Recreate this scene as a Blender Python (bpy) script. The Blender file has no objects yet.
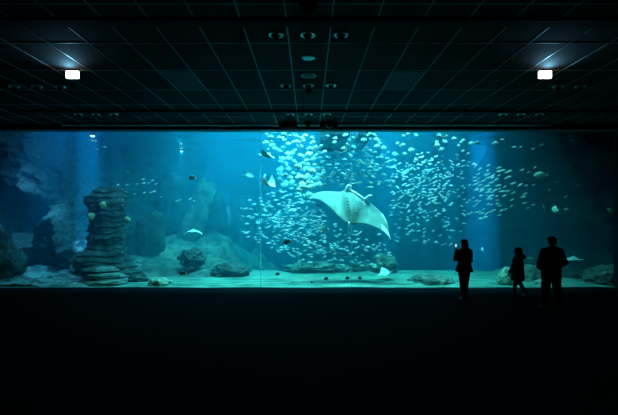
import bpy, bmesh, math, random
from mathutils import Vector, Matrix, noise, Euler

SC = bpy.context.scene
COL = SC.collection
F, U0, V0, CZ = 432.0, 309.0, 215.5, 2.32     # focal length in px, vanishing point, eye height
R = math.radians
random.seed(7)

def P(u, v, Y):
    return Vector(((u - U0) * Y / F, Y, CZ - (v - V0) * Y / F))

# ------------------------------------------------------------------ helpers
def link(o, parent=None):
    COL.objects.link(o)
    if parent: o.parent = parent
    return o

def tag(o, label=None, cat=None, group=None, kind=None):
    if label: o['label'] = label
    if cat: o['category'] = cat
    if group: o['group'] = group
    if kind: o['kind'] = kind
    return o

def empty(name, loc=(0, 0, 0), rot=(0, 0, 0)):
    o = bpy.data.objects.new(name, None)
    o.empty_display_size = 0.1
    o.location = loc; o.rotation_euler = rot
    return link(o)

def build(name, bm, mat, parent=None, smooth=True, loc=None, rot=None):
    me = bpy.data.meshes.new(name)
    bm.normal_update()
    bm.to_mesh(me); bm.free()
    mats = mat if isinstance(mat, (list, tuple)) else [mat]
    for m in mats: me.materials.append(m)
    if smooth:
        for p in me.polygons: p.use_smooth = True
    o = bpy.data.objects.new(name, me)
    if loc is not None: o.location = loc
    if rot is not None: o.rotation_euler = rot
    return link(o, parent)

def copy_tree(o, parent=None):
    c = o.copy(); link(c)
    if parent: c.parent = parent
    for ch in o.children:
        copy_tree(ch, c)
    return c

def box(bm, x0, x1, y0, y1, z0, z1, bevel=0.0):
    vs = [bm.verts.new(p) for p in ((x0,y0,z0),(x1,y0,z0),(x1,y1,z0),(x0,y1,z0),(x0,y0,z1),(x1,y0,z1),(x1,y1,z1),(x0,y1,z1))]
    fs = [bm.faces.new([vs[i] for i in f]) for f in ((0,3,2,1),(4,5,6,7),(0,1,5,4),(1,2,6,5),(2,3,7,6),(3,0,4,7))]
    if bevel:
        es = list({e for f in fs for e in f.edges})
        bmesh.ops.bevel(bm, geom=es, offset=bevel, segments=2, affect='EDGES')
    return vs

def lathe(bm, prof, n=24, c=(0, 0, 0), cap=True):
    rings = []
    for r, z in prof:
        rings.append([bm.verts.new((c[0]+r*math.cos(2*math.pi*k/n), c[1]+r*math.sin(2*math.pi*k/n), c[2]+z)) for k in range(n)])
    for a, b in zip(rings, rings[1:]):
        for k in range(n):
            bm.faces.new((a[k], a[(k+1)%n], b[(k+1)%n], b[k]))
    if cap:
        bm.faces.new(rings[0][::-1]); bm.faces.new(rings[-1])

def loft(bm, rings, n=16, sq=1.0):
    """rings: list of (centre, rx, ry[, axis u, axis v]) closed tube"""
    out = []
    for rg in rings:
        c, rx, ry = Vector(rg[0]), rg[1], rg[2]
        ax = Vector(rg[3]) if len(rg) > 3 else Vector((1, 0, 0))
        ay = Vector(rg[4]) if len(rg) > 4 else Vector((0, 1, 0))
        ring = []
        for k in range(n):
            a = 2*math.pi*k/n
            ca, sa = math.cos(a), math.sin(a)
            ca = math.copysign(abs(ca)**sq, ca); sa = math.copysign(abs(sa)**sq, sa)
            ring.append(bm.verts.new(c + ax*rx*ca + ay*ry*sa))
        out.append(ring)
    for a, b in zip(out, out[1:]):
        for k in range(n):
            bm.faces.new((a[k], a[(k+1)%n], b[(k+1)%n], b[k]))
    bm.faces.new(out[0][::-1]); bm.faces.new(out[-1])

def tube(bm, pts, radii, n=12, flat=1.0):
    pts = [Vector(p) for p in pts]
    rings = []
    prev = None
    for i, p in enumerate(pts):
        d = (pts[min(i+1, len(pts)-1)] - pts[max(i-1, 0)]).normalized()
        up = Vector((0, 0, 1)) if abs(d.z) < .9 else Vector((0, 1, 0))
        ax = d.cross(up).normalized() if prev is None else (prev - d*prev.dot(d)).normalized()
        prev = ax
        ay = d.cross(ax).normalized()
        rings.append((p, radii[i], radii[i]*flat, ax, ay))
    loft(bm, rings, n)

def limb(bm, pts, radii, n=12):
    """tube with ball joints, meant to be fused by remesh"""
    tube(bm, pts, radii, n)
    for p, r in zip(pts, radii):
        ball(bm, p, (r, r, r))

def ball(bm, c, r, seg=14, rot=None):
    m = Matrix.Translation(Vector(c)) @ (rot.to_matrix().to_4x4() if rot else Matrix()) @ Matrix.Diagonal((*r, 1))
    bmesh.ops.create_uvsphere(bm, u_segments=seg, v_segments=seg//2+2, radius=1, matrix=m)

def fuse(name, bm, mat, parent, voxel, smooth=2):
    """one continuous surface out of overlapping volumes"""
    o = build(name, bm, mat, parent)
    md = o.modifiers.new('r', 'REMESH'); md.mode = 'VOXEL'; md.voxel_size = voxel
    if smooth:
        s = o.modifiers.new('s', 'SMOOTH'); s.factor = 0.5; s.iterations = smooth
    dg = bpy.context.evaluated_depsgraph_get()
    me = bpy.data.meshes.new_from_object(o.evaluated_get(dg))
    o.modifiers.clear(); o.data = me
    for p in me.polygons: p.use_smooth = True
    return o

# ------------------------------------------------------------------ materials
def mat(name, c1, c2=None, scale=6.0, rough=0.7, bump=0.0, metallic=0.0, spec=0.3, detail=6.0, stretch=(1, 1, 1), trans=0.0):
    m = bpy.data.materials.new(name); m.use_nodes = True
    nt = m.node_tree; N = nt.nodes; L = nt.links
    b = N['Principled BSDF']
    b.inputs['Roughness'].default_value = rough
    b.inputs['Metallic'].default_value = metallic
    b.inputs['Specular IOR Level'].default_value = spec
    tc = N.new('ShaderNodeTexCoord'); mp = N.new('ShaderNodeMapping'); no = N.new('ShaderNodeTexNoise')
    mp.inputs['Scale'].default_value = stretch
    no.inputs['Scale'].default_value = scale; no.inputs['Detail'].default_value = detail
    L.new(tc.outputs['Object'], mp.inputs['Vector']); L.new(mp.outputs['Vector'], no.inputs['Vector'])
    rp = N.new('ShaderNodeValToRGB')
    rp.color_ramp.elements[0].position = .34; rp.color_ramp.elements[1].position = .66
    rp.color_ramp.elements[0].color = (*c1, 1); rp.color_ramp.elements[1].color = (*(c2 or c1), 1)
    L.new(no.outputs['Fac'], rp.inputs['Fac']); L.new(rp.outputs['Color'], b.inputs['Base Color'])
    if bump:
        bp = N.new('ShaderNodeBump'); bp.inputs['Strength'].default_value = bump; bp.inputs['Distance'].default_value = .15
        L.new(no.outputs['Fac'], bp.inputs['Height']); L.new(bp.outputs['Normal'], b.inputs['Normal'])
    if trans:
        b.inputs['Subsurface Weight'].default_value = trans
    return m

def emit_mat(name, col, strength, base=(.8, .8, .8)):
    m = mat(name, base, base)
    b = m.node_tree.nodes['Principled BSDF']
    b.inputs['Emission Color'].default_value = (*col, 1); b.inputs['Emission Strength'].default_value = strength
    return m

M = {}
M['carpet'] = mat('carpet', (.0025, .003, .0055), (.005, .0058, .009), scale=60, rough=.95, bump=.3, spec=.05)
M['tile'] = mat('ceiling_tile', (.0038, .0042, .0044), (.0058, .0063, .0066), scale=40, rough=.85, spec=.15)
M['grid'] = mat('ceiling_grid', (.20, .21, .21), (.26, .27, .27), rough=.5, spec=.5)
M['black'] = mat('black_paint', (.004, .004, .005), (.007, .007, .008), rough=.8, spec=.1)
M['wall'] = mat('dark_wall', (.008, .009, .011), (.012, .013, .016), rough=.9, spec=.1)
M['reveal'] = mat('reveal_paint', (.03, .06, .06), (.05, .09, .09), rough=.6)
M['rail'] = mat('rail_paint', (.4, .42, .42), (.5, .52, .52), rough=.5)
M['disc'] = mat('speaker_disc', (.9, .92, .92), (.95, .95, .95), rough=.38, metallic=.55)
M['disc_dark'] = mat('speaker_grille', (.09, .1, .1), (.13, .14, .14), scale=80, rough=.6)
M['panel'] = mat('vent_panel', (.022, .025, .025), (.03, .033, .033), scale=30, rough=.6)
M['chrome'] = mat('lamp_ring', (.95, .97, .97), (.97, .98, .98), rough=.3, metallic=.8)
M['lightbox'] = emit_mat('lit_diffuser', (.90, .97, 1.0), 5.0)
M['housing'] = mat('grey_housing', (.03, .03, .03), (.05, .05, .05), rough=.5)
M['sand'] = mat('sand', (.10, .20, .17), (.26, .42, .36), scale=2.2, rough=.95, bump=.25, spec=.05, stretch=(.6, 1.6, 1))
M['rock'] = mat('rock', (.06, .075, .07), (.24, .27, .24), scale=2.2, rough=.9, bump=.8, spec=.1, detail=9)
M['rock_dark'] = mat('rock_dark', (.03, .04, .04), (.11, .125, .12), scale=2.0, rough=.9, bump=.8, spec=.1, detail=9)
M['rock_pale'] = mat('rock_pale', (.20, .22, .19), (.55, .56, .46), scale=4, rough=.9, bump=.8, spec=.1, detail=9)
M['rubble'] = mat('rubble', (.03, .045, .05), (.42, .46, .46), scale=3.0, rough=.9, bump=.9, spec=.1, detail=9, stretch=(.6, 1.5, 1))
M['cliff_shade'] = mat('rock_in_shade', (.010, .014, .016), (.04, .05, .05), scale=1.2, rough=.95, bump=.8, spec=.05, detail=9)  # shadow on the right cliff put into its near-black colour
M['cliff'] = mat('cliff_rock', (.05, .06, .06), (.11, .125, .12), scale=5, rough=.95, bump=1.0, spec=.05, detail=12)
M['tank'] = mat('tank_wall', (.03, .05, .06), (.07, .1, .11), scale=.6, rough=.9)
M['fish_silver'] = mat('fish_silver', (.62, .76, .70), (.88, .94, .88), scale=9, rough=.35, spec=.6)
M['fish_pale'] = mat('fish_pale', (.45, .58, .52), (.92, .95, .90), scale=5, rough=.4, spec=.5)
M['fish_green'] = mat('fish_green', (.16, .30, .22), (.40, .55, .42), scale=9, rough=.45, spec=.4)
M['fish_teal'] = mat('fish_teal', (.30, .42, .36), (.50, .60, .52), scale=9, rough=.45, spec=.4)
M['fish_yellow'] = mat('fish_yellow', (.62, .66, .34), (.88, .88, .62), scale=9, rough=.45)
M['fish_black'] = mat('fish_black', (.008, .010, .012), (.02, .024, .026), scale=9, rough=.5)
M['fish_eye'] = mat('fish_eye', (.01, .01, .01), rough=.2)
M['manta_belly'] = mat('manta_belly', (.12, .19, .17), (.19, .26, .235), scale=2.5, rough=.55)
M['manta_back'] = mat('manta_back', (.03, .04, .045), (.07, .08, .085), scale=3, rough=.5)
M['ray_white'] = mat('ray_white', (.85, .88, .86), (.95, .97, .95), scale=5, rough=.5)
M['ray_grey'] = mat('ray_grey', (.10, .13, .14), (.2, .24, .25), scale=5, rough=.5)
M['slit'] = mat('gill_slit', (.06, .10, .10), (.09, .13, .13), rough=.7)
M['skin'] = mat('skin', (.42, .26, .19), (.50, .32, .24), rough=.6)
M['coat'] = mat('black_coat', (.008, .009, .011), (.014, .015, .018), scale=30, rough=.85, bump=.2, spec=.1)
M['trousers'] = mat('dark_trousers', (.010, .012, .018), (.018, .02, .028), scale=40, rough=.9, spec=.1)
M['shoe'] = mat('shoe_leather', (.012, .011, .011), (.02, .02, .02), rough=.5)
M['hair'] = mat('dark_hair', (.012, .009, .007), (.03, .022, .016), scale=30, rough=.6, stretch=(1, 1, .2))
M['phone'] = mat('phone_case', (.02, .02, .02), rough=.3)
M['screen'] = emit_mat('phone_screen', (.45, .85, .95), 0.55)
M['platform'] = mat('platform_dark', (.006, .008, .01), (.012, .014, .016), rough=.8)

# ------------------------------------------------------------------ the hall
YW, ZC = 13.8, 5.18          # window plane, ceiling height
XL, XR = -10.1, 9.87         # window opening
ZT = 5.03                   # window top

def struct(name, bm, m, parent=None, smooth=False):
    o = build(name, bm, m, parent, smooth=smooth)
    if parent is None: o['kind'] = 'structure'
    return o

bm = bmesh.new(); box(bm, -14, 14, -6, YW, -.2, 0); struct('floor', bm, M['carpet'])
bm = bmesh.new(); box(bm, -14, 14, -6, YW - .2, ZC, ZC + .1); CEIL = struct('ceiling', bm, M['tile'])
TW, TL = 0.6636, 1.328
bm = bmesh.new()
k = 0
for i in range(-21, 21):
    x = (i + .5) * TW
    box(bm, x - .011, x + .011, -6, YW - .21, ZC - .006, ZC - .001)
y = YW
while y > -6:
    if y < YW - .25: box(bm, -14, 14, y - .011, y + .011, ZC - .0075, ZC - .0012)
    y -= TL
struct('grid', bm, M['grid'], CEIL)
bm = bmesh.new(); box(bm, -14.2, -14, -6, YW, 0, ZC); struct('wall_left', bm, M['wall'])
bm = bmesh.new(); box(bm, 14, 14.2, -6, YW, 0, ZC); struct('wall_right', bm, M['wall'])
bm = bmesh.new(); box(bm, -14.2, 14.2, -6.2, -6, 0, ZC); struct('wall_back', bm, M['wall'])
bm = bmesh.new()
box(bm, -16.5, XL, YW - .17, YW + .2, -2.6, 9)
box(bm, XR, 16.5, YW - .17, YW + .2, -2.6, 9)
box(bm, XL, XR, YW - .17, YW + .2, ZT + .015, 9)
box(bm, XL, XR, YW - .05, YW + .1, -2.6, -.02)
struct('wall_front', bm, M['wall'])
# black slots and rails of the ceiling
def slot(name, x0, x1, y0, y1, drop, m):
    bm = bmesh.new(); box(bm, x0, x1, y0, y1, ZC - drop, ZC - .002); return struct(name, bm, m)
slot('trim_1', -13.9, 13.9, 6.275, 6.50, .03, M['black'])
slot('trim_2', (12-U0)*11.9/F, 13.9, 11.74, 11.96, .04, M['black'])
slot('trim_3', (62-U0)*13.55/F, (550-U0)*13.55/F, 13.45, 13.62, .05, M['rail'])

# the window: acrylic pane, two joints, lit reveal above and sill below
WIN = empty('window_1', ((XL+XR)/2, YW, 0)); WIN['kind'] = 'structure'
def glass_mat():
    m = bpy.data.materials.new('acrylic'); m.use_nodes = True
    nt = m.node_tree; N = nt.nodes; L = nt.links; N.clear()
    out = N.new('ShaderNodeOutputMaterial'); mix = N.new('ShaderNodeMixShader')
    tr = N.new('ShaderNodeBsdfTransparent'); gl = N.new('ShaderNodeBsdfGlossy')
    tr.inputs['Color'].default_value = (.97, .995, 1, 1)
    gl.inputs['Roughness'].default_value = .02
    mix.inputs['Fac'].default_value = .025
    L.new(tr.outputs[0], mix.inputs[1]); L.new(gl.outputs[0], mix.inputs[2]); L.new(mix.outputs[0], out.inputs['Surface'])
    return m
def local(o, p):
    o.parent = p; o.matrix_parent_inverse = Matrix.Translation(-Vector(p.location)); return o
bm = bmesh.new()
vs = [bm.verts.new(p) for p in ((XL, YW, 0), (XR, YW, 0), (XR, YW, ZT), (XL, YW, ZT))]; bm.faces.new(vs)
local(build('pane', bm, glass_mat(), smooth=False), WIN)
def seam_mat():
    m = bpy.data.materials.new('acrylic_joint'); m.use_nodes = True
    nt = m.node_tree; N = nt.nodes; L = nt.links; N.clear()
    out = N.new('ShaderNodeOutputMaterial'); mix = N.new('ShaderNodeMixShader')
    tr = N.new('ShaderNodeBsdfTransparent'); tl = N.new('ShaderNodeBsdfTranslucent')
    tl.inputs['Color'].default_value = (.85, .95, 1, 1); mix.inputs['Fac'].default_value = .24
    L.new(tr.outputs[0], mix.inputs[1]); L.new(tl.outputs[0], mix.inputs[2]); L.new(mix.outputs[0], out.inputs['Surface'])
    return m
M['seam'] = seam_mat()
for u in (260.5, 351.5):
    x = (u - U0) * YW / F
    bm = bmesh.new(); vs = [bm.verts.new(p) for p in ((x - .016, YW + .003, .01), (x + .016, YW + .003, .01), (x + .016, YW + .003, ZT), (x - .016, YW + .003, ZT))]; bm.faces.new(vs)
    local(build('seam', bm, M['seam'], smooth=False), WIN)
bm = bmesh.new(); box(bm, XL, XR, YW - .168, YW + .21, ZT, ZT + .014)
local(build('head_reveal', bm, M['reveal'], smooth=False), WIN)
bm = bmesh.new(); box(bm, XL, XR, YW - .05, YW + .1, -.02, .004)
local(build('sill', bm, M['black'], smooth=False), WIN)

# ------------------------------------------------------------------ ceiling fittings
def Cp(u, v, drop=0.0):
    Y = F * (ZC - CZ) / (V0 - v)
    return Vector(((u - U0) * Y / F, Y, ZC - drop))

def downlight(proto=[None]):
    if proto[0] is None:
        t = empty('gimbal_spotlight')
        bm = bmesh.new(); lathe(bm, [(.085, 0), (.118, 0), (.120, -.012), (.112, -.024), (.090, -.026), (.085, -.01)], 28, cap=False)
        build('mounting_ring', bm, M['chrome'], t, smooth=False)
        bm = bmesh.new()
        lathe(bm, [(.035, .0), (.052, -.015), (.058, -.04), (.054, -.07), (.04, -.085), (.02, -.087)], 24)
        build('lamp_head', bm, M['black'], t)
        proto[0] = t
        return t
    return copy_tree(proto[0])

rows = [
    ([(276, 34), (308, 34), (341, 34)], 'of three just beyond the wide ceiling slot', 'spotlights beyond the wide ceiling slot'),
    ([(286, 85), (308.5, 85), (331, 85)], 'of the middle trio below the ceiling discs', 'spotlights in the middle row'),
    ([(290.5, 114), (308.5, 114), (327, 114)], 'of the trio above the window centre', 'spotlights above the window centre'),
    ([(14, 86), (37, 86), (60, 86)], 'of trio by the left emergency light', 'spotlights at the far left'),
    ([(78.5, 114), (96, 114), (114, 114)], 'of trio above the window left half', 'spotlights above the window left'),
    ([(558, 86), (580.5, 86)], 'of two by the right emergency light', 'spotlights at the far right'),
    ([(503, 114), (521, 114), (539.5, 114)], 'of trio above the window right half', 'spotlights above the window right'),
]
for pts, txt, grp in rows:
    ranks = ['left one', 'middle one', 'right one'] if len(pts) == 3 else ['left one', 'right one']
    for (u, v), rk in zip(pts, ranks):
        d = downlight(); p = Cp(u, v, .002)
        d.location = p
        tag(d, 'round ceiling spotlight, ' + rk + ' ' + txt, 'spotlight', grp)

def ceil_disc(u, v, r, m, label, cat='ceiling speaker', name='ceiling_speaker', ring=None):
    t = empty(name, Cp(u, v, .001))
    bm = bmesh.new(); lathe(bm, [(r, 0), (r, -.008), (r*.93, -.014)], 32); build('grille', bm, m, t)
    bm = bmesh.new(); lathe(bm, [(r*.99, 0), (r*1.1, 0), (r*1.1, -.01), (r*.99, -.01)], 32, cap=False); build('rim', bm, ring or m, t)
    tag(t, label, cat)
ceil_disc(308.5, 57.5, .108, M['disc'], 'bright pale round disc on the ceiling below the nearest spotlight trio')
ceil_disc(308.5, 75.5, .135, M['disc_dark'], 'dim round ceiling disc with shiny rim just above the middle spotlight row', ring=M['chrome'])
ceil_disc(120.5, 80.5, .075, M['panel'], 'small faint round detector on ceiling right of left emergency light', 'smoke detector', 'smoke_detector')
ceil_disc(497, 79.5, .075, M['panel'], 'small faint round detector on ceiling left of right emergency light', 'smoke detector', 'smoke_detector')

def vent(ix, label):
    # a lighter tile filling one cell of the grid, row between v=69.5 and v=89.5
    y0, y1 = YW - 4*TL + .011, YW - 3*TL - .011
    x0, x1 = (ix - .5)*TW + .011, (ix + .5)*TW - .011
    t = empty('air_vent', ((x0+x1)/2, (y0+y1)/2, ZC - .001))
    w, d = (x1-x0)/2, (y1-y0)/2
    bm = bmesh.new(); box(bm, -w, w, -d, d, -.006, 0); build('panel', bm, M['panel'], t, smooth=False)
    bm = bmesh.new()
    for k in range(12):
        yy = -d + (k+.5)*2*d/12
        box(bm, -w*.94, w*.94, yy-.006, yy+.006, -.012, -.0062)
    build('grille', bm, M['panel'], t, smooth=False)
    tag(t, label, 'vent')
def cell(u, v): return round((u-U0)*F*(ZC-CZ)/(V0-v)/F/TW)
vent(cell(181, 80), 'lighter rectangular vent panel in the ceiling left of centre')
vent(cell(402, 80), 'lighter rectangular vent panel in the ceiling right of centre')
vent(cell(618, 80), 'lighter vent panel at the far right edge of the ceiling')

def dome(u, v, r, label, bracket=False, drop=.03):
    t = empty('dome_camera', Cp(u, v, .002))
    bm = bmesh.new(); lathe(bm, [(r*.8, 0), (r*.8, -drop), (r*1.02, -drop-.01), (r*1.02, -drop-.03), (r*.9, -drop-.035)], 24)
    build('base', bm, M['black'], t)
    bm = bmesh.new(); ball(bm, (0, 0, -drop-.04), (r*.93, r*.93, r*.93), 20); build('dome', bm, M['black'], t)
    if bracket:
        bm = bmesh.new(); tube(bm, [(r*1.25*math.cos(a), -.02, -drop-.03 + r*1.3*math.sin(a)) for a in [R(x) for x in range(170, 371, 20)]], [.014]*11, 8)
        build('bracket', bm, M['chrome'], t)
    tag(t, label, 'camera')
dome(308, 1, .13, 'black dome camera at the very top centre of the view')
dome(308.5, 87.5, .075, 'small black dome camera beside the centre spotlight of the middle row')
dome(308, 121.5, .09, 'small black dome between the two black boxes above the window')
dome(329.5, 121.2, .085, 'black lamp with shiny curved bracket in front of the right black box', True, .07)
def hdr_box(u0, u1, label):
    Y = 13.2
    x0, x1 = (u0-U0)*Y/F, (u1-U0)*Y/F
    t = empty('shutter_box', ((x0+x1)/2, Y, ZC - .002))
    w = (x1-x0)/2
    bm = bmesh.new(); box(bm, -w, w, 0, .2, -.16, -.001, .012); build('case', bm, M['black'], t, smooth=False)
    bm = bmesh.new(); box(bm, -w*.8, w*.8, -.006, .001, -.13, -.04); build('front_plate', bm, M['wall'], t, smooth=False)
    tag(t, label, 'box')
hdr_box(279, 297, 'black box under the ceiling over the window, left of the pair')
hdr_box(320, 338, 'black box under the ceiling over the window, right of the pair')

def emergency(u, label):
    p = Cp(u, 69.5, .002)
    t = empty('emergency_light', p)
    s = p.y / F
    w = 6.1 * s
    bm = bmesh.new(); box(bm, -w*.98, w*.98, -.02, .05, -.028, -.001, .004); box(bm, -w*1.01, w*1.01, .0305, .05, -.173, -.028); build('housing', bm, M['housing'], t, smooth=False)
    bm = bmesh.new(); box(bm, -w, w, -.03, .03, -.170, -.030, .006); build('diffuser', bm, M['lightbox'], t, smooth=False)
    tag(t, label, 'emergency light')
    # the lamp's own spill up on to the ceiling tiles
    l = bpy.data.lights.new('spill', 'SPOT'); l.energy = 24; l.color = (.22, .66, 1); l.shadow_soft_size = .05; l.spot_size = R(150); l.spot_blend = 1
    lo = bpy.data.objects.new('spill', l); link(lo)
    lo.location = p + Vector((0, -.10, -.12)); lo.rotation_euler = (R(118), 0, 0)
    lo.rotation_euler = Vector((0, -1, .55)).to_track_quat('-Z', 'Y').to_euler()
emergency(72.5, 'glowing white emergency light box hanging from the ceiling on the left')
emergency(545, 'glowing white emergency light box hanging from the ceiling on the right')

# ------------------------------------------------------------------ the tank
ZS = 5.45   # water surface
TX, TY = 15.5, 31.0

def bed_h(x, y):
    n = noise.fractal(Vector((x*.5, y*.8, 3.1)), 1.0, 2.0, 5)
    h = .03*n + .015*math.sin(6*y + 2*n)
    # far edge drops into the deep part in the middle and right of the tank
    c = min(1, max(0, (x + 5.5)/2.5))
    t = min(1, max(0, (y - 18.3 - .5*n)/3.0)); t = t*t*(3-2*t)
    h -= 2.2*t*c
    return h
bm = bmesh.new()
nx, ny = 150, 90
grid = [[None]*(ny+1) for _ in range(nx+1)]
for i in range(nx+1):
    for j in range(ny+1):
        x = -TX + 2*TX*i/nx; y = YW + .1 + (TY - YW)*(j/ny)**1.5
        grid[i][j] = bm.verts.new((x, y, bed_h(x, y)))
for i in range(nx):
    for j in range(ny):
        bm.faces.new((grid[i][j], grid[i+1][j], grid[i+1][j+1], grid[i][j+1]))
o = build('sand_bed', bm, M['sand']); o['kind'] = 'structure'; tag(o, 'pale rippled sand covering the tank bottom', 'sand')
bm = bmesh.new()
box(bm, -TX-.2, TX+.2, TY, TY+.2, -2.6, 9); box(bm, -TX-.2, -TX, YW+.1, TY, -2.6, 9); box(bm, TX, TX+.2, YW+.1, TY, -2.6, 9)
struct('wall_tank', bm, M['tank'])

# water: scattering and absorbing volume
def water_mat():
    m = bpy.data.materials.new('water'); m.use_nodes = True
    nt = m.node_tree; N = nt.nodes; L = nt.links; N.clear()
    out = N.new('ShaderNodeOutputMaterial'); add = N.new('ShaderNodeAddShader')
    sc = N.new('ShaderNodeVolumeScatter'); ab = N.new('ShaderNodeVolumeAbsorption')
    sc.inputs['Color'].default_value = (.03, .58, 1.0, 1); sc.inputs['Density'].default_value = .068; sc.inputs['Anisotropy'].default_value = .15
    ab.inputs['Color'].default_value = (.0, .80, .88, 1); ab.inputs['Density'].default_value = .16
    L.new(sc.outputs[0], add.inputs[0]); L.new(ab.outputs[0], add.inputs[1]); L.new(add.outputs[0], out.inputs['Volume'])
    return m
bm = bmesh.new(); box(bm, -TX+.02, TX-.02, YW+.21, TY-.02, -2.55, ZS + .12)
o = build('water', bm, water_mat(), smooth=False); o['kind'] = 'stuff'; tag(o, 'hazy blue green water filling the tank', 'water')

def surface_mat():
    m = bpy.data.materials.new('water_surface'); m.use_nodes = True
    nt = m.node_tree; N = nt.nodes; L = nt.links; N.clear()
    out = N.new('ShaderNodeOutputMaterial'); mix = N.new('ShaderNodeMixShader')
    tr = N.new('ShaderNodeBsdfTransparent'); gl = N.new('ShaderNodeBsdfGlossy')
    gl.inputs['Roughness'].default_value = .12; gl.inputs['Color'].default_value = (.85, .95, 1, 1)
    lw = N.new('ShaderNodeLayerWeight'); rp = N.new('ShaderNodeValToRGB')
    rp.color_ramp.elements[0].position = .66; rp.color_ramp.elements[1].position = .80
    rp.color_ramp.elements[0].color = (.05, .05, .05, 1); rp.color_ramp.elements[1].color = (1, 1, 1, 1)
    L.new(lw.outputs['Facing'], rp.inputs['Fac']); L.new(rp.outputs['Color'], mix.inputs['Fac'])
    L.new(tr.outputs[0], mix.inputs[1]); L.new(gl.outputs[0], mix.inputs[2]); L.new(mix.outputs[0], out.inputs['Surface'])
    return m
bm = bmesh.new()
nx, ny = 120, 90
grid = [[None]*(ny+1) for _ in range(nx+1)]
for i in range(nx+1):
    for j in range(ny+1):
        x = (-TX + 2*TX*i/nx)*.998; y = YW + .22 + (TY - YW - .25)*j/ny
        z = ZS + .045*noise.fractal(Vector((x*.7, y*1.6, 9.4)), 1.0, 2.0, 3)
        grid[i][j] = bm.verts.new((x, y, z))
for i in range(nx):
    for j in range(ny):
        bm.faces.new((grid[i][j], grid[i+1][j], grid[i+1][j+1], grid[i][j+1]))
o = build('water_surface', bm, surface_mat()); o['kind'] = 'stuff'; tag(o, 'rippling underside of the water surface at the top of the tank', 'water surface')

# ------------------------------------------------------------------ rocks
def rock(name, loc, size, seed, m, label, sub=5, amp=.28, freq=1.3, strata=0, rotz=0, blocky=0, cat='rock', group=None):
    bm = bmesh.new()
    bmesh.ops.create_icosphere(bm, subdivisions=sub, radius=1)
    for v in bm.verts:
        d = v.co.normalized()
        q = d*freq + Vector((seed*7.3, seed*3.1, seed*1.7))
        r = 1 + amp*noise.fractal(q, .65, 2.1, 7) + .3*amp*noise.noise(q*.6)
        if blocky: r *= (abs(d.x)**blocky + abs(d.y)**blocky + abs(d.z)**blocky)**(-1/blocky)
        p = d*r
        if strata:
            zz = p.z*strata + .5*noise.noise(q*1.5)
            f = 1 + .09*(abs((zz % 1) - .5)*2 - .5)
            p.x *= f; p.y *= f
        v.co = Vector((p.x*size[0], p.y*size[1], p.z*size[2]))
    o = build(name, bm, m, loc=loc, rot=(0, 0, rotz))
    return tag(o, label, cat, group)

def column_rock(name, prof, seed, m, label, n=96, rows=190, depth=.75, strata=9, amp=.15):
    """prof: list of (z, xleft, xright) in world x; y half depth from width*depth"""
    bm = bmesh.new()
    z0, z1 = prof[0][0], prof[-1][0]
    cx = sum((p[1]+p[2])/2 for p in prof)/len(prof)
    rings = []
    for j in range(rows+1):
        z = z0 + (z1-z0)*j/rows
        for a, b in zip(prof, prof[1:]):
            if a[0] <= z <= b[0]:
                t = (z-a[0])/max(1e-6, b[0]-a[0]); t = t*t*(3-2*t)
                xl, xr = a[1]+(b[1]-a[1])*t, a[2]+(b[2]-a[2])*t
                break
        ring = []
        for k in range(n):
            an = 2*math.pi*k/n
            c, s = math.cos(an), math.sin(an)
            q = Vector((c*1.3, s*1.3, z*1.2)) + Vector((seed, seed*2, seed*3))
            r = 1 + amp*1.4*noise.fractal(q, .9, 2.0, 6)
            zz = z*strata/1.9 + .6*noise.noise(q*1.2)
            r *= 1 + .055*(1 - (zz % 1)**2*1.6) + .06*noise.noise(Vector((seed, 0, round(z*strata/1.9)*3.7)))
            mid, hw = (xl+xr)/2 - cx, (xr-xl)/2
            ring.append(bm.verts.new((mid + hw*r*c, hw*depth*r*s + .0, z + .03*noise.noise(q*2))))
        rings.append(ring)
    for a, b in zip(rings, rings[1:]):
        for k in range(n): bm.faces.new((a[k], a[(k+1)%n], b[(k+1)%n], b[k]))
    bm.faces.new(rings[0][::-1]); bm.faces.new(rings[-1])
    return bm, cx

# stacked stone pillar
Yp = 15.6; s = (Yp + .55)/F
def zz(v): return CZ - (v - V0)*s
def xx(u): return (u - U0)*s
prof = [(-.15, xx(81), xx(136)), (zz(274), xx(76), xx(133)), (zz(266), xx(75.5), xx(129)), (zz(256), xx(77), xx(125)), (zz(247), xx(86), xx(122)),
        (zz(232), xx(89), xx(123)), (zz(222), xx(89), xx(123.5)), (zz(214), xx(86), xx(124)), (zz(198), xx(86.5), xx(124)), (zz(193), xx(92), xx(124)), (zz(187.5), xx(97), xx(121))]
bm, cx = column_rock('rock_pillar', prof, 2.3, M['rock_dark'], '')
o = build('rock_pillar', bm, M['rock_dark'], loc=(cx, Yp + .7, 0)); tag(o, 'tall stacked stone pillar with broad base on the left of the tank', 'rock')
for k, (u, v, w, h, Y) in enumerate([(101, 270, 17, 4.5, 15.25), (104, 276, 20, 4.5, 14.95), (106, 282.5, 22, 5, 14.65)]):
    p = P(u, v, Y); q = Y/F
    rock('rock_slab', p, (w*q, .55, h*q*.8), 11+k, M['rock'], ['flat greenish stone slab, topmost of three at the pillar foot', 'flat greenish stone slab, middle of three at the pillar foot', 'flat greenish stone slab, lowest of three at the pillar foot'][k], amp=.16, freq=1.6, strata=2, cat='rock', group='slabs at the pillar foot')
def rk(name, u, v, hw, hh, Y, seed, m, label, dy=1.0, **kw):
    q = Y/F
    return rock(name, P(u, v, Y), (hw*q, hw*q*dy, hh*q), seed, m, label, **kw)
rk('boulder', 2, 258, 17, 24, 15.2, 1, M['rock_dark'], 'big dark rounded boulder at the bottom left corner of the window', sub=5)
rk('boulder', 138, 279, 9, 6, 15.2, 21, M['rock_dark'], 'low dark boulder between the stone pillar and the small pale rock', amp=.3)
rk('boulder', 160, 284.5, 11.5, 7.5, 14.5, 22, M['rock_pale'], 'small pale speckled rock at the front glass right of the pillar', amp=.22)
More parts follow.
